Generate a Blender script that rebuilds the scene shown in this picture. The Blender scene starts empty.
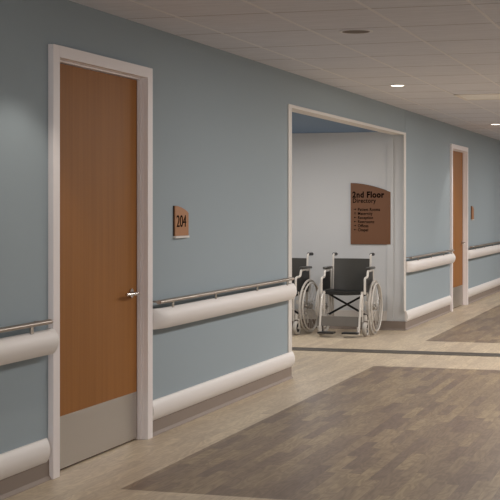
import bpy, bmesh, math, random
from mathutils import Vector, Matrix
PI = math.pi
random.seed(4)
S = bpy.context.scene
COL = S.collection

# ------------------------------------------------------------------ camera
H = 1.373
TH = math.atan(452/1434)
cd = bpy.data.cameras.new('camera'); cam = bpy.data.objects.new('camera', cd); COL.objects.link(cam)
cam.location = (0, -3.138, H)
cam.rotation_euler = (PI/2, 0, -PI/2 + TH)
cd.sensor_width = 36; cd.sensor_fit = 'HORIZONTAL'
cd.lens = 1434/500*36
cd.shift_x = 0
cd.shift_y = -(250-206.3)/500
cd.clip_end = 100
S.camera = cam

# ------------------------------------------------------------------ world, exposure
w = bpy.data.worlds.new('world'); S.world = w; w.use_nodes = True
w.node_tree.nodes['Background'].inputs[0].default_value = (0.55, 0.6, 0.68, 1)
w.node_tree.nodes['Background'].inputs[1].default_value = 0.3
S.view_settings.view_transform = 'Standard'
S.view_settings.look = 'None'
S.view_settings.gamma = 1
S.view_settings.use_curve_mapping = False
S.view_settings.exposure = 0.0

# ------------------------------------------------------------------ lights
CEIL = 2.443
SPOT_P = 24; FILL_P = 68
def spot(x, y, p, size, blend, col=(1, .92, .82), z=CEIL-.012, r=.05):
    l = bpy.data.lights.new('downlight_lamp', 'SPOT'); l.energy = p; l.color = col
    l.spot_size = math.radians(size); l.spot_blend = blend; l.shadow_soft_size = r
    o = bpy.data.objects.new('downlight_lamp', l); COL.objects.link(o); o.location = (x, y, z)
    return o
def area(x, y, p, sx, sy, col=(1, .97, .94), z=CEIL-.012, rot=(0, 0, 0)):
    l = bpy.data.lights.new('ceiling_panel_lamp', 'AREA'); l.energy = p; l.color = col
    l.shape = 'RECTANGLE'; l.size = sx; l.size_y = sy
    o = bpy.data.objects.new('ceiling_panel_lamp', l); COL.objects.link(o); o.location = (x, y, z); o.rotation_euler = rot
    return o
DL = [(-.1, -.576), (6.17, -.576), (12.46, -.576), (18.74, -.576), (25.0, -.576)]
for x, y in DL: spot(x, y, SPOT_P*(.5 if 12 < x < 13 else 1), 98, .3)
for x, k in ((3.0, .15), (6.0, .15), (9.0, .78), (12.2, 1), (15.4, 1), (18.6, .9), (21.8, .9), (26, .9)):   # unseen fill lamps added down the middle of the corridor
    area(x, -2.55, FILL_P*k, 1.2, .6)
area(14.0, 1.0, 22, .5, .5, z=2.18)               # unseen fill lamp added to brighten the alcove

area(-2.44, -2.3, 60, 1.5, 2.4, col=(.97, .98, 1), z=1.35, rot=(0, -PI/2, 0))   # added daylight fill, from an unseen window at the corridor's near end

# ------------------------------------------------------------------ helpers
def lin(c):
    c /= 255.
    return c/12.92 if c <= .04045 else ((c+.055)/1.055)**2.4
def rgb(r, g, b): return (lin(r), lin(g), lin(b), 1)

def mat(name, col, rough=.5, metal=0., spec=.5, bump=0., bscale=200, coat=0., var=0., vscale=3, trans=0., emit=None, estr=0.):
    m = bpy.data.materials.new(name); m.use_nodes = True
    nt = m.node_tree; b = nt.nodes['Principled BSDF']
    b.inputs['Base Color'].default_value = col; b.inputs['Roughness'].default_value = rough
    b.inputs['Metallic'].default_value = metal; b.inputs['Specular IOR Level'].default_value = spec
    b.inputs['Coat Weight'].default_value = coat
    if trans: b.inputs['Transmission Weight'].default_value = trans
    if emit: b.inputs['Emission Color'].default_value = emit; b.inputs['Emission Strength'].default_value = estr
    tc = nt.nodes.new('ShaderNodeTexCoord')
    if bump:
        n = nt.nodes.new('ShaderNodeTexNoise'); n.inputs['Scale'].default_value = bscale; n.inputs['Detail'].default_value = 3
        bp = nt.nodes.new('ShaderNodeBump'); bp.inputs['Strength'].default_value = bump; bp.inputs['Distance'].default_value = .002
        nt.links.new(tc.outputs['Object'], n.inputs['Vector']); nt.links.new(n.outputs['Fac'], bp.inputs['Height'])
        nt.links.new(bp.outputs['Normal'], b.inputs['Normal'])
    if var:
        n = nt.nodes.new('ShaderNodeTexNoise'); n.inputs['Scale'].default_value = vscale; n.inputs['Detail'].default_value = 4
        mx = nt.nodes.new('ShaderNodeMix'); mx.data_type = 'RGBA'
        mx.inputs['A'].default_value = tuple(c*(1-var) for c in col[:3])+(1,)
        mx.inputs['B'].default_value = tuple(min(1, c*(1+var)) for c in col[:3])+(1,)
        nt.links.new(tc.outputs['Object'], n.inputs['Vector']); nt.links.new(n.outputs['Fac'], mx.inputs['Factor'])
        nt.links.new(mx.outputs['Result'], b.inputs['Base Color'])
    return m

def plank_mat(name, c1, c2, c3, rough=.42):
    m = bpy.data.materials.new(name); m.use_nodes = True
    nt = m.node_tree; N = nt.nodes; L = nt.links; b = N['Principled BSDF']
    tc = N.new('ShaderNodeTexCoord')
    def brick(w_, h_, off, ca, cb, loc):
        mp = N.new('ShaderNodeMapping'); mp.inputs['Location'].default_value = loc
        L.new(tc.outputs['Object'], mp.inputs['Vector'])
        br = N.new('ShaderNodeTexBrick'); br.inputs['Scale'].default_value = 1
        br.inputs['Brick Width'].default_value = w_; br.inputs['Row Height'].default_value = h_
        br.inputs['Mortar Size'].default_value = 0.0006; br.inputs['Mortar Smooth'].default_value = .2
        br.offset = off; br.offset_frequency = 2; br.squash = 1.35; br.squash_frequency = 3
        br.inputs['Color1'].default_value = ca; br.inputs['Color2'].default_value = cb
        br.inputs['Mortar'].default_value = tuple(.75*x for x in ca[:3])+(1,)
        L.new(mp.outputs['Vector'], br.inputs['Vector']); return br
    br = brick(.50, .066, .37, c1, c2, (.13, .02, 0))
    br2 = brick(.50, .066, .37, (0, 0, 0, 1), (1, 1, 1, 1), (.13, .02, 0))
    # grain: noise stretched along the plank, phase broken per plank
    mp = N.new('ShaderNodeMapping'); mp.inputs['Scale'].default_value = (4, 70, 1)
    ad = N.new('ShaderNodeVectorMath'); ad.operation = 'ADD'
    sc = N.new('ShaderNodeVectorMath'); sc.operation = 'SCALE'; sc.inputs['Scale'].default_value = 7.0
    L.new(br2.outputs['Color'], sc.inputs[0]); L.new(tc.outputs['Object'], ad.inputs[0]); L.new(sc.outputs[0], ad.inputs[1])
    L.new(ad.outputs[0], mp.inputs['Vector'])
    n1 = N.new('ShaderNodeTexNoise'); n1.inputs['Scale'].default_value = 1; n1.inputs['Detail'].default_value = 6; n1.inputs['Distortion'].default_value = 1.2
    L.new(mp.outputs['Vector'], n1.inputs['Vector'])
    cn = N.new('ShaderNodeTexNoise'); cn.inputs['Scale'].default_value = 1; cn.inputs['Detail'].default_value = 1.5; cn.inputs['Distortion'].default_value = .4
    mp3 = N.new('ShaderNodeMapping'); mp3.inputs['Scale'].default_value = (3.0, 11, 1)
    L.new(ad.outputs[0], mp3.inputs['Vector']); L.new(mp3.outputs['Vector'], cn.inputs['Vector'])
    m1 = N.new('ShaderNodeMath'); m1.operation = 'MULTIPLY'; m1.inputs[1].default_value = 45; L.new(cn.outputs['Fac'], m1.inputs[0])
    m2 = N.new('ShaderNodeMath'); m2.operation = 'SINE'; L.new(m1.outputs[0], m2.inputs[0])
    m3 = N.new('ShaderNodeMath'); m3.operation = 'MULTIPLY_ADD'; m3.inputs[1].default_value = .5; m3.inputs[2].default_value = .5; L.new(m2.outputs[0], m3.inputs[0])
    mxg = N.new('ShaderNodeMix'); mxg.data_type = 'FLOAT'; mxg.inputs['Factor'].default_value = .25
    L.new(n1.outputs['Fac'], mxg.inputs['A']); L.new(m3.outputs[0], mxg.inputs['B'])
    rp = N.new('ShaderNodeMapRange'); rp.inputs['From Min'].default_value = .3; rp.inputs['From Max'].default_value = .75
    rp.inputs['To Min'].default_value = 0; rp.inputs['To Max'].default_value = .55
    L.new(mxg.outputs[0], rp.inputs['Value'])
    mx = N.new('ShaderNodeMix'); mx.data_type = 'RGBA'; mx.inputs['B'].default_value = c3
    L.new(rp.outputs[0], mx.inputs['Factor']); L.new(br.outputs['Color'], mx.inputs['A'])
    L.new(mx.outputs['Result'], b.inputs['Base Color'])
    b.inputs['Roughness'].default_value = rough; b.inputs['Specular IOR Level'].default_value = .4
    bp = N.new('ShaderNodeBump'); bp.inputs['Strength'].default_value = .08; bp.inputs['Distance'].default_value = .002
    L.new(mxg.outputs[0], bp.inputs['Height']); L.new(bp.outputs['Normal'], b.inputs['Normal'])
    return m

def veneer_mat(name, c1, c2, rough=.5):
    m = bpy.data.materials.new(name); m.use_nodes = True
    nt = m.node_tree; N = nt.nodes; L = nt.links; b = N['Principled BSDF']
    tc = N.new('ShaderNodeTexCoord'); mp = N.new('ShaderNodeMapping'); mp.inputs['Scale'].default_value = (38, 38, .9)
    L.new(tc.outputs['Object'], mp.inputs['Vector'])
    n = N.new('ShaderNodeTexNoise'); n.inputs['Scale'].default_value = 1; n.inputs['Detail'].default_value = 5; n.inputs['Distortion'].default_value = .3
    L.new(mp.outputs['Vector'], n.inputs['Vector'])
    mx = N.new('ShaderNodeMix'); mx.data_type = 'RGBA'; mx.inputs['A'].default_value = c1; mx.inputs['B'].default_value = c2
    rp = N.new('ShaderNodeMapRange'); rp.inputs['From Min'].default_value = .3; rp.inputs['From Max'].default_value = .7
    L.new(n.outputs['Fac'], rp.inputs['Value']); L.new(rp.outputs[0], mx.inputs['Factor'])
    L.new(mx.outputs['Result'], b.inputs['Base Color']); b.inputs['Roughness'].default_value = rough
    b.inputs['Specular IOR Level'].default_value = .12
    return m

def ceiling_mat(name, c1, c2):
    m = bpy.data.materials.new(name); m.use_nodes = True
    nt = m.node_tree; N = nt.nodes; L = nt.links; b = N['Principled BSDF']
    tc = N.new('ShaderNodeTexCoord'); mp = N.new('ShaderNodeMapping'); mp.inputs['Scale'].default_value = (60, 5, 1)
    L.new(tc.outputs['Object'], mp.inputs['Vector'])
    n = N.new('ShaderNodeTexNoise'); n.inputs['Scale'].default_value = 1; n.inputs['Detail'].default_value = 6
    L.new(mp.outputs['Vector'], n.inputs['Vector'])
    rp = N.new('ShaderNodeMapRange'); rp.inputs['From Min'].default_value = .35; rp.inputs['From Max'].default_value = .7
    L.new(n.outputs['Fac'], rp.inputs['Value'])
    mx = N.new('ShaderNodeMix'); mx.data_type = 'RGBA'; mx.inputs['A'].default_value = c1; mx.inputs['B'].default_value = c2
    L.new(rp.outputs[0], mx.inputs['Factor'])
    L.new(mx.outputs['Result'], b.inputs['Base Color']); b.inputs['Roughness'].default_value = .9
    return m

def obj(name, bm, m, parent=None, smooth=False, matrix=None):
    me = bpy.data.meshes.new(name)
    bmesh.ops.recalc_face_normals(bm, faces=bm.faces)
    bm.to_mesh(me); bm.free()
    for mm in (m if isinstance(m, (list, tuple)) else [m]): me.materials.append(mm)
    if smooth:
        for p in me.polygons: p.use_smooth = True
        try: me.set_sharp_from_angle(angle=math.radians(35))
        except Exception: pass
    o = bpy.data.objects.new(name, me); COL.objects.link(o)
    if parent: o.parent = parent
    return o
def NB(): return bmesh.new()
def box(bm, x0, x1, y0, y1, z0, z1, bev=0, seg=2):
    r = bmesh.ops.create_cube(bm, size=1)
    vs = r['verts']
    for v in vs:
        v.co = Vector(((x0+x1)/2+v.co.x*(x1-x0), (y0+y1)/2+v.co.y*(y1-y0), (z0+z1)/2+v.co.z*(z1-z0)))
    if bev:
        es = {e for v in vs for e in v.link_edges}
        bmesh.ops.bevel(bm, geom=list(es), offset=bev, segments=seg, affect='EDGES', profile=.5)
def bx(*a, **k):
    bm = NB(); box(bm, *a, **k); return bm
def cyl(bm, c, r, h, axis='Z', seg=32, r2=None):
    M = {'Z': Matrix(), 'Y': Matrix.Rotation(PI/2, 4, 'X'), 'X': Matrix.Rotation(PI/2, 4, 'Y')}[axis]
    bmesh.ops.create_cone(bm, cap_ends=True, segments=seg, radius1=r, radius2=r if r2 is None else r2, depth=h,
                          matrix=Matrix.Translation(c) @ M)
def fillet(pts, r, n=5):
    pts = [Vector(p) for p in pts]; out = [pts[0]]
    for i in range(1, len(pts)-1):
        a, b, c = pts[i-1], pts[i], pts[i+1]
        d1 = (a-b); d2 = (c-b); rr = min(r, d1.length*.49, d2.length*.49)
        p1 = b+d1.normalized()*rr; p2 = b+d2.normalized()*rr
        for k in range(n+1):
            t = k/n; out.append(p1*(1-t)**2+b*2*t*(1-t)+p2*t*t)
    out.append(pts[-1]); return out
def tube(bm, pts, r, seg=10, closed=False, ry=None):
    pts = [Vector(p) for p in pts]; n = len(pts); rings = []; up = None
    for i, p in enumerate(pts):
        if closed: t = (pts[(i+1) % n]-pts[i-1]).normalized()
        else: t = (pts[min(i+1, n-1)]-pts[max(i-1, 0)]).normalized()
        if up is None:
            up = Vector((0, 0, 1)) if abs(t.z) < .9 else Vector((1, 0, 0))
        s = t.cross(up)
        if s.length < 1e-4: s = t.cross(Vector((1, 0, 0)))
        s.normalize(); up = s.cross(t).normalized()
        rings.append([bm.verts.new(p+s*math.cos(2*PI*k/seg)*r+up*math.sin(2*PI*k/seg)*(ry or r)) for k in range(seg)])
    for i in range(n if closed else n-1):
        A, B = rings[i], rings[(i+1) % n]
        for k in range(seg): bm.faces.new((A[k], A[(k+1) % seg], B[(k+1) % seg], B[k]))
    if not closed:
        bm.faces.new(rings[0][::-1]); bm.faces.new(rings[-1])
def torus(bm, c, R, r, axis='Y', n=48, seg=8, rw=None):
    c = Vector(c); rings = []
    for i in range(n):
        a = 2*PI*i/n; ring = []
        for k in range(seg):
            b = 2*PI*k/seg; rr = R+r*math.cos(b); h = (rw or r)*math.sin(b)
            v = {'Y': Vector((rr*math.cos(a), h, rr*math.sin(a))), 'Z': Vector((rr*math.cos(a), rr*math.sin(a), h))}[axis]
            ring.append(bm.verts.new(c+v))
        rings.append(ring)
    for i in range(n):
        A, B = rings[i], rings[(i+1) % n]
        for k in range(seg): bm.faces.new((A[k], A[(k+1) % seg], B[(k+1) % seg], B[k]))
def prism(bm, poly, fn, d0, d1):
    """poly: list of (a,b); fn(a,b,d)->Vector; extruded from d0 to d1"""
    A = [bm.verts.new(fn(a, b, d0)) for a, b in poly]; B = [bm.verts.new(fn(a, b, d1)) for a, b in poly]
    bm.faces.new(A); bm.faces.new(B[::-1]); n = len(poly)
    for i in range(n): bm.faces.new((A[i], B[i], B[(i+1) % n], A[(i+1) % n]))
def thing(name, label, cat, loc=(0, 0, 0), rotz=0, group=None):
    o = bpy.data.objects.new(name, None); COL.objects.link(o); o.location = loc; o.rotation_euler = (0, 0, rotz)
    o.empty_display_size = .1
    o['label'] = label; o['category'] = cat
    if group: o['group'] = group
    return o
def struct(name, bm, m, smooth=False):
    o = obj(name, bm, m, smooth=smooth); o['kind'] = 'structure'; return o
def dup(root, loc, rotz, label):
    r = root.copy(); COL.objects.link(r); r.location = loc; r.rotation_euler = (0, 0, rotz); r['label'] = label
    for ch in list(root.children):
        c = ch.copy(); COL.objects.link(c); c.parent = r
        for g in list(ch.children):
            d = g.copy(); COL.objects.link(d); d.parent = c
    return r
def text(name, s, size, m, parent, origin, right, up, depth=.0015, bold=0., align='LEFT', sx=1., space=1.):
    cu = bpy.data.curves.new(name, 'FONT'); cu.body = s; cu.size = size; cu.extrude = depth; cu.offset = bold*size; cu.align_x = align; cu.space_character = space
    cu.resolution_u = 6
    t = bpy.data.objects.new('tmp', cu); COL.objects.link(t); bpy.context.view_layer.update()
    me = bpy.data.meshes.new_from_object(t.evaluated_get(bpy.context.evaluated_depsgraph_get()))
    bpy.data.objects.remove(t)
    R, U = Vector(right), Vector(up); F = R.cross(U)
    for v in me.vertices: v.co = Vector(origin)+R*v.co.x*sx+U*v.co.y+F*v.co.z
    me.materials.clear(); me.materials.append(m)
    o = bpy.data.objects.new(name, me); COL.objects.link(o); o.parent = parent
    return o

# ------------------------------------------------------------------ materials
M_wall = mat('blue_wall_paint', rgb(157, 169, 176), .75, spec=.25, bump=.05, bscale=350)
M_alc = mat('alcove_wall_paint', rgb(214, 215, 216), .8, spec=.2, bump=.04, bscale=350)
M_alcc = mat('alcove_blue_ceiling_paint', rgb(122, 144, 172), .85, spec=.2)
M_opp = mat('warm_wall_paint', rgb(200, 200, 200), .8, spec=.2)
M_ceil = ceiling_mat('acoustic_tile', rgb(210, 211, 219), rgb(222, 223, 231))
M_grid = mat('ceiling_grid_white', rgb(226, 225, 228), .6)
M_groove = mat('tile_groove', rgb(165, 160, 158), .9)
M_frame = mat('frame_paint', rgb(240, 232, 231), .45)
M_trim = mat('white_trim_paint', rgb(222, 216, 210), .45)
M_bump = mat('bumper_vinyl', rgb(229, 223, 219), .5, bump=.03, bscale=500)
M_cove = mat('taupe_cove_base', rgb(142, 128, 118), .6, spec=.3)
M_rail = mat('brushed_rail_metal', rgb(168, 157, 147), .36, metal=1.)
M_steel = mat('brushed_steel', rgb(186, 180, 172), .38, metal=1.)
M_chrome = mat('satin_nickel', rgb(205, 200, 195), .2, metal=1.)
M_door = veneer_mat('cherry_veneer', rgb(148, 98, 50), rgb(160, 107, 56))
M_sign = mat('copper_brown_sign', rgb(166, 110, 62), .5, var=.06, vscale=12)
M_dir = mat('dark_copper_sign', rgb(120, 80, 52), .55)
M_signedge = mat('sign_dark_edge', rgb(70, 48, 36), .5)
M_text = mat('dark_brown_lettering', rgb(24, 14, 9), .9, spec=.05)
M_light = plank_mat('light_oak_planks', rgb(190, 173, 151), rgb(212, 195, 168), rgb(157, 138, 116))
M_dark = plank_mat('brown_oak_planks', rgb(124, 106, 93), rgb(164, 144, 116), rgb(88, 72, 60))
M_joint = mat('joint_cover', rgb(98, 92, 84), .45, metal=.6)
M_jointl = mat('joint_cover_edge', rgb(170, 164, 156), .3, metal=.9)
M_white = mat('wheelchair_frame_enamel', rgb(214, 208, 200), .28, coat=.3)
M_black = mat('black_vinyl', rgb(30, 30, 29), .45)
M_vinyl = mat('dark_grey_vinyl', rgb(70, 68, 64), .34, bump=.06, bscale=60)
M_grey = mat('grey_calf_fabric', rgb(104, 98, 91), .7)
M_rubber = mat('black_rubber', rgb(26, 25, 25), .6)
M_tire = mat('pale_grey_tire', rgb(190, 184, 176), .55)
M_plast = mat('black_plastic', rgb(22, 22, 22), .4)
M_lens = mat('glowing_lamp_lens', rgb(255, 245, 225), .4, emit=(1, .93, .8, 1), estr=5)
M_day = mat('daylight_pane', rgb(235, 240, 245), .3, emit=(.9, .95, 1, 1), estr=1.5)  # glow added as soft fill from behind the camera
M_off = mat('unlit_diffuser', rgb(244, 243, 240), .5)
M_speaker = mat('dark_speaker_mesh', rgb(118, 108, 102), .8, bump=.3, bscale=900)

# ------------------------------------------------------------------ room shell
XE, XB, YO = 30.0, -2.5, -4.6
AX0, AX1, AY = 11.04, 15.665, 2.3           # alcove
WT = .12
def doorspans(x): return (x+.077, x+.077+1.213)
D1, D2 = 6.575, 18.62                        # outer left edge of door casings
OPZ = 2.13
bm = NB()
def wseg(x0, x1, z0=0, z1=CEIL): box(bm, x0, x1, 0, WT, z0, z1)
a, b_ = doorspans(D1); c_, d_ = doorspans(D2)
wseg(XB, a); wseg(a, b_, OPZ); wseg(b_, AX0-.0); wseg(AX0, AX1, 2.175); wseg(AX1+.012, c_); wseg(c_, d_, OPZ); wseg(d_, XE)
struct('wall_left', bm, M_wall)
struct('wall_right', bx(XB, XE, YO-.1, YO, 0, CEIL), M_opp)
struct('wall_front', bx(XE, XE+.1, YO, WT, 0, CEIL), M_opp)
struct('wall_back', bx(XB-.1, XB, YO, WT, 0, CEIL), M_opp)
struct('wall_alcove_back', bx(AX1, AX1+.1, WT, AY, 0, CEIL), M_alc)
struct('wall_alcove_left', bx(AX0-.12, AX0, WT, AY, 0, CEIL), M_alc)
struct('wall_alcove_side', bx(AX0-.12, AX1+.1, AY, AY+.1, 0, CEIL), M_alc)
bm = NB()
for a_, b2, c2, d2 in ((-3.6, -3.52, .55, 2.15), (-1.08, -1.0, .55, 2.15), (-3.6, -1.0, .55, .63), (-3.6, -1.0, 2.07, 2.15), (-2.33, -2.27, .55, 2.15)):
    box(bm, XB, XB+.03, a_, b2, c2, d2)
wn = struct('window_1', bm, M_trim)  # unseen window frame, added to go with the daylight fill
obj('pane', bx(XB+.002, XB+.008, -3.55, -1.05, .6, 2.1), M_day, wn)
# the return of the corridor wall that closes the alcove's far side is painted like the alcove
struct('trim_1', bx(AX1-.0, AX1+.012, .0, WT+.0, .0, 2.2), M_alc)

bm = NB(); box(bm, XB-.1, XE+.1, YO-.1, WT, CEIL, CEIL+.08)
struct('ceiling', bm, M_ceil)
struct('ceiling_alcove', bx(AX0, AX1, WT, AY, 2.2, 2.25), M_alcc)
# ceiling grid: long bright tees, faint cross grooves
bm = NB(); y = -.31
while y > YO: box(bm, XB, XE, y-.009, y+.009, CEIL-.002, CEIL+.01); y -= .5565
g = obj('ceiling_grid', bm, M_grid); g['kind'] = 'structure'
bm = NB(); x = XB+.38
while x < XE:
    box(bm, x-.003, x+.003, YO, 0, CEIL-.001, CEIL+.01); x += .81
g = obj('ceiling_groove', bm, M_groove); g['kind'] = 'structure'

# floor: pale field with darker rectangles let in flush
xs = [XB-.1, 6.45, 12.09, 14.47, 28.0, XE+.1]; ys = [YO-.1, -4.1, -.445, AY+.1]
bm = NB()
gv = [[bm.verts.new((x, y, 0)) for y in ys] for x in xs]
gb = [[bm.verts.new((x, y, -.1)) for y in ys] for x in xs]
for i in range(5):
    for j in range(3):
        f = bm.faces.new((gv[i][j], gv[i+1][j], gv[i+1][j+1], gv[i][j+1])); f.material_index = 1 if (i in (1, 3) and j == 1) else 0
        bm.faces.new((gb[i][j], gb[i][j+1], gb[i+1][j+1], gb[i+1][j]))
for i in range(5):
    for j in (0, 3): bm.faces.new((gv[i][j], gv[i+1][j], gb[i+1][j], gb[i][j]))
for j in range(3):
    for i in (0, 5): bm.faces.new((gv[i][j], gv[i][j+1], gb[i][j+1], gb[i][j]))
struct('floor', bm, [M_light, M_dark])
# expansion joint cover across the corridor and into the alcove
bm = NB(); box(bm, 13.155, 13.385, YO, AY, 0, .004)
j = struct('trim_2', bm, M_joint)
bm = NB(); box(bm, 13.385, 13.40, YO, AY, 0, .007)
o = obj('joint_edge', bm, M_jointl, j)

# alcove opening trim on corridor face
bm = NB()
box(bm, AX0-.092, AX0+.001, -.010, 0, .212, 2.187, bev=.002)
box(bm, AX0+.001, AX1-.08, -.010, WT+.001, 2.160, 2.187, bev=.002)
struct('trim_3', bm, M_trim)
struct('trim_4', bx(AX1-.08, AX1+.012, -.010, 0, .212, 2.187, bev=.002), M_trim)
# corner return board on the alcove back wall
struct('trim_6', bx(AX1-.018, AX1, .125, .2, .1, 2.2), M_alc)

# ------------------------------------------------------------------ baseboards (taupe cove)
def cove(name, x0, x1, h=.1):
    prof = [(0, h), (-.006, h), (-.008, .02), (-.02, .003), (-.02, 0), (0, 0)]
    bm = NB(); prism(bm, prof, lambda a, b, d: Vector((d, a, b)), x0, x1); return struct(name, bm, M_cove)
cove('baseboard_left', XB, D1)
cove('baseboard_left_middle', D1+1.367, AX0-.0)
cove('baseboard_left_far', AX1-.012, D2)
cove('baseboard_left_end', D2+1.367, XE)
bm = NB(); prism(bm, [(0, .1), (-.006, .1), (-.008, .02), (-.02, .003), (-.02, 0), (0, 0)], lambda a, b, d: Vector((AX1-.02+a, d, b)), -.012, AY)
struct('baseboard_alcove', bm, M_cove)
struct('trim_7', bx(AX1-.018, AX1, .2, AY, .1, .21, bev=.003), M_trim)

# ------------------------------------------------------------------ doors
def door(n, x0, hand):
    xi0, xi1 = x0+.077, x0+1.290; xo = x0+1.367
    slab = bx(xi0+.011, xi1-.011, .036, .08, .008, 2.115, bev=.001)
    d = struct('door_%d' % n, slab, M_door)
    # hollow metal frame: casing face, jamb with stop
    bm = NB()
    def ring(w0, w1, y0, y1, top0, top1):   # side pieces from inner offset w0 to w1 outward
        box(bm, xi0-w1, xi0-w0, y0, y1, 0, top1, bev=.0015, seg=1)
        box(bm, xi1+w0, xi1+w1, y0, y1, 0, top1, bev=.0015, seg=1)
        box(bm, xi0-w0, xi1+w0, y0, y1, top0, top1)
    ring(0, .077, -.03, .0, OPZ, 2.19)
    ring(-.003, .012, -.002, WT, OPZ-.003, OPZ+.001)
    ring(-.010, 0, .014, .035, OPZ-.012, OPZ)
    obj('door_frame', bm, M_frame, d)
    obj('kick_plate', bx(xi0+.018, xi1-.018, .033, .0365, .01, .283, bev=.0008, seg=1), M_steel, d)
    bm = NB(); hx = 7.755-D1+x0
    cyl(bm, (hx, .031, .867), .027, .011, 'Y', 32)
    cyl(bm, (hx, .012, .867), .0095, .04, 'Y', 20)
    tube(bm, fillet([(hx+.004, -.008, .867), (hx-.045, -.012, .867), (hx-.15, .0, .867)], .03), .0085, 12, ry=.0095)
    obj('door_handle', bm, M_chrome, d, smooth=True)
    obj('door_edge_shadow_gap', bx(xi0+.02, xi1-.02, .05, .07, 0, .008), M_rubber, d).name = 'door_sweep'  # black strip stands in for the shadow gap under the door
door(1, D1, 0); door(2, D2, 0)

# ------------------------------------------------------------------ handrails and crash rails
def sweep_profile(x0, x1, prof, capl, capr, m, name, parent, depth):
    """profile (y_out, z); ends turn back into the wall in plan with a quarter ellipse"""
    bm = NB(); stations = []
    n = 9
    def st(x, k): stations.append((x, k))
    if capl:
        for i in range(n): t = .32+i/(n-1)*(PI/2-.32); st(x0+capl*(math.cos(.32)-math.cos(t)), math.sin(t))
    else: st(x0, 1)
    if capr:
        for i in range(n): t = PI/2-i/(n-1)*PI/2; st(x1-capr*(1-math.cos(t)), math.sin(t))
    else: st(x1, 1)
    rings = []
    for x, k in stations:
        rings.append([bm.verts.new((x, -max(.002, yo*k) if yo > .001 else -.0005, z)) for yo, z in prof])
    m_ = len(prof)
    for i in range(len(rings)-1):
        A, B = rings[i], rings[i+1]
        for j in range(m_): bm.faces.new((A[j], A[(j+1) % m_], B[(j+1) % m_], B[j]))
    bm.faces.new(rings[0]); bm.faces.new(rings[-1][::-1])
    return obj(name, bm, m, parent, smooth=True)
def bow(z0, z1, y0, ymax, n=10, back=0):
    p = [(back, z0)]
    for i in range(n+1):
        t = i/n; p.append((y0+(ymax-y0)*math.sin(PI*t)**.8, z0+(z1-z0)*t))
    p.append((back, z1)); return p
def handrail(x0, x1, brackets, label, capl, capr):
    cx = (x0+x1)/2
    t = thing('handrail', label, 'handrail', (0, 0, 0), group=None)
    sweep_profile(x0, x1, bow(.640, .763, .060, .088, 12, .042), capl, capr, M_bump, 'bumper', t, .08)
    bm = NB()
    tube(bm, [(x0+.002, -.062, .803), (x1-.09, -.062, .803)], .018, 16, ry=.0125)
    for xe in (x0+.05, x1-.13): box(bm, xe-.012, xe+.012, -.05, -.001, .798, .808)
    obj('rail', bm, M_rail, t, smooth=True)
    for bxx in brackets:
        bm = NB(); box(bm, bxx-.014, bxx+.014, -.068, -.060, .758, .795, bev=.001, seg=1)
        box(bm, bxx-.02, bxx+.02, -.045, -.001, .67, .735)
        obj('bracket', bm, M_steel, t)
    return t
handrail(XB+.02, 6.555, [x for x in (6.26, 5.35, 4.45, 3.55, 2.65)], 'white bumper handrail with metal rail running up to the left side of door 204', 0, .045)
handrail(7.955, 10.955, [8.19, 9.0, 9.93, 10.72], 'white bumper handrail with metal rail between the nearest door and the wheelchair alcove', .16, .05)
handrail(15.668, 18.60, [16.1, 16.95, 17.8, 18.4], 'white bumper handrail with metal rail between the alcove and the second, farther door', .16, .05)
handrail(20.0, 29.9, [20.4+.9*k for k in range(10)], 'farthest white bumper handrail, beyond the second door at the right edge', .16, 0)
def guard(x0, x1, label, capl, capr):
    sw = sweep_profile(x0, x1, bow(.094, .212, .014, .036), capl, capr, M_bump, 'crash_rail', None, .05)
    sw['label'] = label; sw['category'] = 'wall guard'
guard(XB+.02, 6.555, 'low white crash rail along the wall left of door 204', 0, .035)
guard(7.945, AX0, 'low white crash rail above the base between nearest door and alcove', 0, 0)
guard(AX1-.012, 18.60, 'low white crash rail above the base between alcove and second door', 0, .03)
guard(20.0, 29.9, 'low white crash rail on the wall beyond the second door', 0, 0)

# ------------------------------------------------------------------ signs
def sign(x0, x1, label, num):
    t = thing('room_sign', label, 'sign', (x0, 0, 1.188))
    W = x1-x0
    def poly(e=0):
        p = [(-e, 0), (W+e, 0)]
        for i in range(9):
            u = 1-i/8; p.append((u*W+(e if i == 0 else -e if i == 8 else 0), .142+.045*math.cos(u*PI/2)**.8+e if u < 1 else .142+e))
        return p
    bm = NB(); prism(bm, poly(), lambda a, b, d: Vector((a, d, b)), -.009, -.015); obj('sign_face', bm, M_sign, t)
    bm = NB(); prism(bm, poly(.002), lambda a, b, d: Vector((a, d, b)), 0, -.009); obj('sign_backing', bm, M_signedge, t)
    obj('sign_holder', bx(-.004, W+.004, -.02, 0, -.014, -.001), M_trim, t)
    if num: text('room_number', num, .106, M_text, t, (W/2-.012, -.0155, .056), (1, 0, 0), (0, 0, 1), bold=.0, align='CENTER', sx=1.12)
sign(8.362, 8.605, 'brown arched room sign reading 204 on blue wall beside nearest door', '204')
sign(20.41, 20.60, 'small brown room sign beyond the second, farther door', None)

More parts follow.
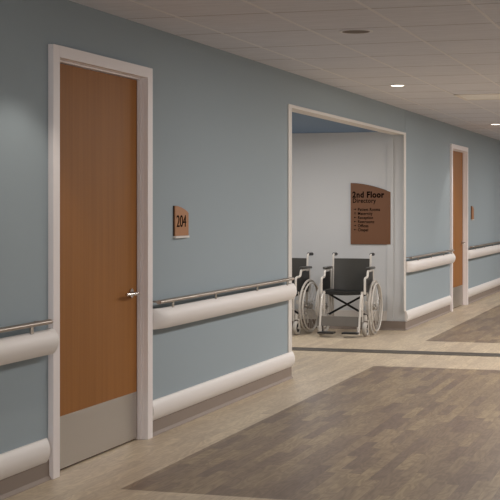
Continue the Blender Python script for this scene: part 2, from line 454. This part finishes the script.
t = thing('directory_sign', 'tall copper-brown second floor directory sign on the alcove wall above the wheelchairs', 'sign', (AX1-.0, 0, 0))
Y0, Y1, ZB = .612, .158, .950
def dp(e=0):
    p = [(Y0, ZB), (Y1, ZB)]
    for i in range(13):
        u = i/12; yy = Y1+(Y0-Y1)*u; p.append((yy, 1.532+.100*math.sin(u*PI/2)))
    return p
bm = NB(); prism(bm, dp(), lambda a, b, d: Vector((d, a, b)), -.02, -.008); obj('sign_face', bm, M_dir, t)
bm = NB(); prism(bm, dp(), lambda a, b, d: Vector((d, a+(.003 if a > .4 else -.003), b+(.002 if b > 1 else -.003))), -.008, -.0005); obj('sign_backing', bm, M_signedge, t)
R_, U_ = (0, -1, 0), (0, 0, 1); XF = -.0205
text('heading', '2nd', .092, M_text, t, (XF, Y0-.020, 1.472), R_, U_, bold=.035, sx=.88, space=1.12)
text('heading', 'Floor', .092, M_text, t, (XF, Y0-.183, 1.472), R_, U_, bold=.045, sx=.88, space=1.12)
text('subheading', 'Directory', .070, M_text, t, (XF, Y0-.022, 1.413), R_, U_, bold=.02, sx=.86, space=1.1)
rows = [('R', 'Patient Rooms'), ('U', 'Maternity'), ('L', 'Reception'), ('L', 'Restrooms'), ('R', 'Offices'), ('L', 'Chapel')]
for i, (a, s) in enumerate(rows):
    z = 1.322-i*.0455
    text('directory_line', s, .047, M_text, t, (XF, Y0-.082, z), R_, U_, bold=.018, sx=.84, space=1.08)
    bm = NB(); cy, cz, L_ = Y0-.05, z+.017, .015
    arrow = [(-1, -.18), (.2, -.18), (.2, -.6), (1, 0), (.2, .6), (.2, .18), (-1, .18)]
    ang = {'R': 0, 'U': PI/2, 'L': PI}[a]
    pts = [(cy-L_*(x*math.cos(ang)-y*math.sin(ang)), cz+L_*(x*math.sin(ang)+y*math.cos(ang))) for x, y in arrow]
    prism(bm, pts, lambda a, b, d: Vector((d, a, b)), XF-.001, XF+.0006); obj('arrow', bm, M_text, t)

# ------------------------------------------------------------------ ceiling fittings
dlab = ['round recessed downlight glowing in the ceiling above the alcove opening', 'farther glowing round downlight near the far door at the right edge of view']
for i, (x, y) in enumerate(DL[2:4]):
    t = thing('downlight', dlab[i], 'ceiling light', (x, y, CEIL), group='recessed downlights')
    bm = NB(); torus(bm, (0, 0, -.003), .064, .010, 'Z', 40, 8, rw=.004); obj('trim_ring', bm, M_trim, t, smooth=True)
    bm = NB(); cyl(bm, (0, 0, -.003), .057, .006); obj('lens', bm, M_lens, t)
for (x, y, l) in ((8.54, -1.124, 'round dark ceiling speaker grille with a white rim, in full view'), (7.12, -1.60, 'round dark ceiling fitting cut by the top edge of the picture')):
    t = thing('ceiling_speaker', l, 'speaker', (x, y, CEIL))
    bm = NB(); torus(bm, (0, 0, -.003), .094, .012, 'Z', 40, 8, rw=.004); obj('rim', bm, M_grid, t, smooth=True)
    bm = NB(); cyl(bm, (0, 0, -.003), .084, .006); obj('grille', bm, M_speaker, t)
t = thing('ceiling_panel', 'pale rectangular unlit light panel set in the tiled ceiling', 'light panel', (14.03, -1.16, CEIL))
bm = NB()
for a in (-1, 1):
    box(bm, a*.34-.015, a*.34+.015, -.29, .29, -.006, .002); box(bm, -.355, .355, a*.275-.015, a*.275+.015, -.006, .002)
obj('panel_frame', bm, M_trim, t)
obj('diffuser', bx(-.325, .325, -.26, .26, -.003, .002), M_off, t)

# ------------------------------------------------------------------ wheelchairs
def wheelchair(loc, rotz, label):
    """faces local -x"""
    t = thing('wheelchair', label, 'wheelchair', loc, rotz)
    t['group'] = 'wheelchairs parked in the alcove'
    # seat and back
    bm = NB()
    # slung seat: curved sheet with thickness
    def sheet(bm, fn, nu, nv, th):
        top = [[bm.verts.new(fn(i/nu, j/nv)) for j in range(nv+1)] for i in range(nu+1)]
        bot = [[bm.verts.new(v.co+Vector(th)) for v in row] for row in top]
        for i in range(nu):
            for j in range(nv):
                bm.faces.new((top[i][j], top[i+1][j], top[i+1][j+1], top[i][j+1])); bm.faces.new((bot[i][j], bot[i][j+1], bot[i+1][j+1], bot[i+1][j]))
        for i in range(nu):
            for j in (0, nv): bm.faces.new((top[i][j], bot[i][j], bot[i+1][j], top[i+1][j]))
        for j in range(nv):
            for i in (0, nu): bm.faces.new((top[i][j], top[i][j+1], bot[i][j+1], bot[i][j]))
    sheet(bm, lambda u, v: Vector((-.24+.38*u, -.225+.45*v, .475-.014*math.sin(PI*v))), 4, 10, (0, 0, -.035))
    obj('seat', bm, M_black, t, smooth=True)
    bm = NB()
    sheet(bm, lambda u, v: Vector((.118+.02*u+.03*math.sin(PI*v), -.212+.424*v, .46+.345*u)), 6, 12, (.014, 0, 0))
    obj('backrest', bm, M_vinyl, t, smooth=True)
    for s in (-1, 1):
        # side frame: rails, posts, back cane
        bm = NB(); y = s*.208; R = .0115
        tube(bm, fillet([(.145, y, .10), (.118, y, .46), (.146, y, .838), (.165, y, .850), (.172, y, .850)], .012), R)
        tube(bm, [(-.25, y, .455), (.12, y, .455)], R)
        tube(bm, fillet([(.14, y, .20), (-.26, y, .20), (-.265, y, .46)], .04), R)
        tube(bm, [(-.265, y, .15), (-.265, y, .47)], R*1.25)
        tube(bm, [(.0, y, .2), (.0, y, .455)], R)
        box(bm, -.02, .05, y-s*.0-.012, y+.012, .26, .34)
        obj('side_frame', bm, M_white, t, smooth=True)
        bm = NB(); tube(bm, [(.165, y, .850), (.275, y, .848)], .0175, 12); obj('hand_grip', bm, M_plast, t, smooth=True)
        # stepped armrest
        ya = s*.236
        bm = NB()
        tube(bm, fillet([(-.262, ya, .44), (-.258, ya, .612), (-.13, ya, .618), (-.115, ya, .685), (.125, ya, .688), (.13, ya, .45)], .035), .0125)
        obj('armrest_tube', bm, M_white, t, smooth=True)
        bm = NB(); box(bm, -.115, .15, ya-.026, ya+.026, .695, .722, bev=.01, seg=3); obj('arm_pad', bm, M_vinyl, t, smooth=True)
        bm = NB(); box(bm, -.235, .115, ya-.004, ya+.004, .475, .60, bev=.002, seg=1)
        box(bm, -.10, .115, ya-.0038, ya+.0038, .60, .668); obj('side_guard', bm, M_black, t)
        # leg rest hanger with footplate
        bm = NB(); yh = s*.212
        tube(bm, fillet([(-.25, yh, .43), (-.31, yh, .44), (-.36, yh, .36), (-.43, yh, .06), (-.43, yh-s*.02, .045)], .05), .0115)
        tube(bm, [(-.275, yh, .27), (-.37, yh, .30)], .008)
        obj('legrest_hanger', bm, M_white, t, smooth=True)
        bm = NB(); box(bm, -.52, -.40, min(s*.045, s*.215), max(s*.045, s*.215), .038, .056, bev=.004); fp = obj('footplate', bm, M_black, t)
        bm = NB(); tube(bm, [(-.43, s*.205, .03), (-.43, s*.205, .11)], .014); obj('footplate_post', bm, M_white, t, smooth=True)
        # drive wheel
        yw = s*.276; R0 = .290
        bm = NB(); torus(bm, (0, 0, 0), R0-.013, .010, 'Y', 64, 8, rw=.009)
        wh = obj('wheel', bm, M_white, t, smooth=True); wh.location = (.03, yw, R0)
        bm = NB(); torus(bm, (0, 0, 0), R0-.009, .0125, 'Y', 64, 10); obj('tire', bm, M_tire, wh, smooth=True)
        bm = NB(); torus(bm, (0, s*.026, 0), R0-.035, .0085, 'Y', 64, 8)
        for k in range(6):
            a = k*PI/3+.3; d = Vector((math.cos(a), 0, math.sin(a)))
            tube(bm, [d*(R0-.02), d*(R0-.035)+Vector((0, s*.026, 0))], .004, 6)
        obj('push_rim', bm, M_white, wh, smooth=True)
        bm = NB()
        for k in range(24):
            a = k*PI/12; d = Vector((math.cos(a), 0, math.sin(a))); a2 = a+.55*(1 if k % 2 else -1); d2 = Vector((math.cos(a2), 0, math.sin(a2)))
            tube(bm, [d2*.03+Vector((0, (.022 if k % 4 < 2 else -.022), 0)), d*(R0-.018)], .0024, 5)
        obj('spokes', bm, M_white, wh)
        bm = NB(); cyl(bm, (0, 0, 0), .03, .055, 'Y', 20); cyl(bm, (0, -s*.035, 0), .010, .045, 'Y', 12); obj('hub', bm, M_steel, wh, smooth=True)
        # caster
        yc = s*.243
        bm = NB(); torus(bm, (0, 0, 0), .059, .0165, 'Y', 40, 10, rw=.024)
        ca = obj('caster', bm, M_tire, t, smooth=True); ca.location = (-.255, yc, .0755)
        bm = NB(); cyl(bm, (0, 0, 0), .047, .034, 'Y', 28); obj('caster_core', bm, M_rubber, ca, smooth=True)
        bm = NB(); cyl(bm, (0, 0, 0), .013, .06, 'Y', 14); box(bm, -.012, .012, -.032, -.027, 0, .092); box(bm, -.012, .012, .027, .032, 0, .092)
        box(bm, -.016, .02, -.032, .032, .084, .096, bev=.002); cyl(bm, (-.008, 0, .12), .016, .06, 'Z', 16)
        obj('caster_fork', bm, M_white, ca, smooth=True)
        # brake
        bm = NB(); tube(bm, [(-.22, s*.25, .46), (-.20, s*.255, .36)], .006); box(bm, -.235, -.19, min(s*.23, s*.26), max(s*.23, s*.26), .33, .37)
        obj('brake', bm, M_white, t)
    # folding cross brace
    bm = NB()
    tube(bm, [(-.06, -.225, .445), (-.06, .225, .20)], .0115, 8); obj('cross_brace', bm, M_plast, t, smooth=True)
    bm = NB()
    tube(bm, [(-.085, .225, .445), (-.085, -.225, .20)], .0115, 8); obj('cross_brace', bm, M_plast, t, smooth=True)
    # calf panel
    bm = NB(); sheet(bm, lambda u, v: Vector((-.385-.02*u*0+.025*math.sin(PI*v)-.035*(1-u), -.235+.485*v, .112+.1*u)), 3, 10, (.006, 0, 0))
    obj('calf_strap', bm, M_grey, t, smooth=True)
    return t
wc = wheelchair((15.07, .495, 0), 0, 'folding wheelchair in full view below the directory sign, dark grey back')
dup(wc, (15.03, 1.20, 0), math.radians(-7), 'wheelchair half hidden behind the blue wall corner, left of the other')
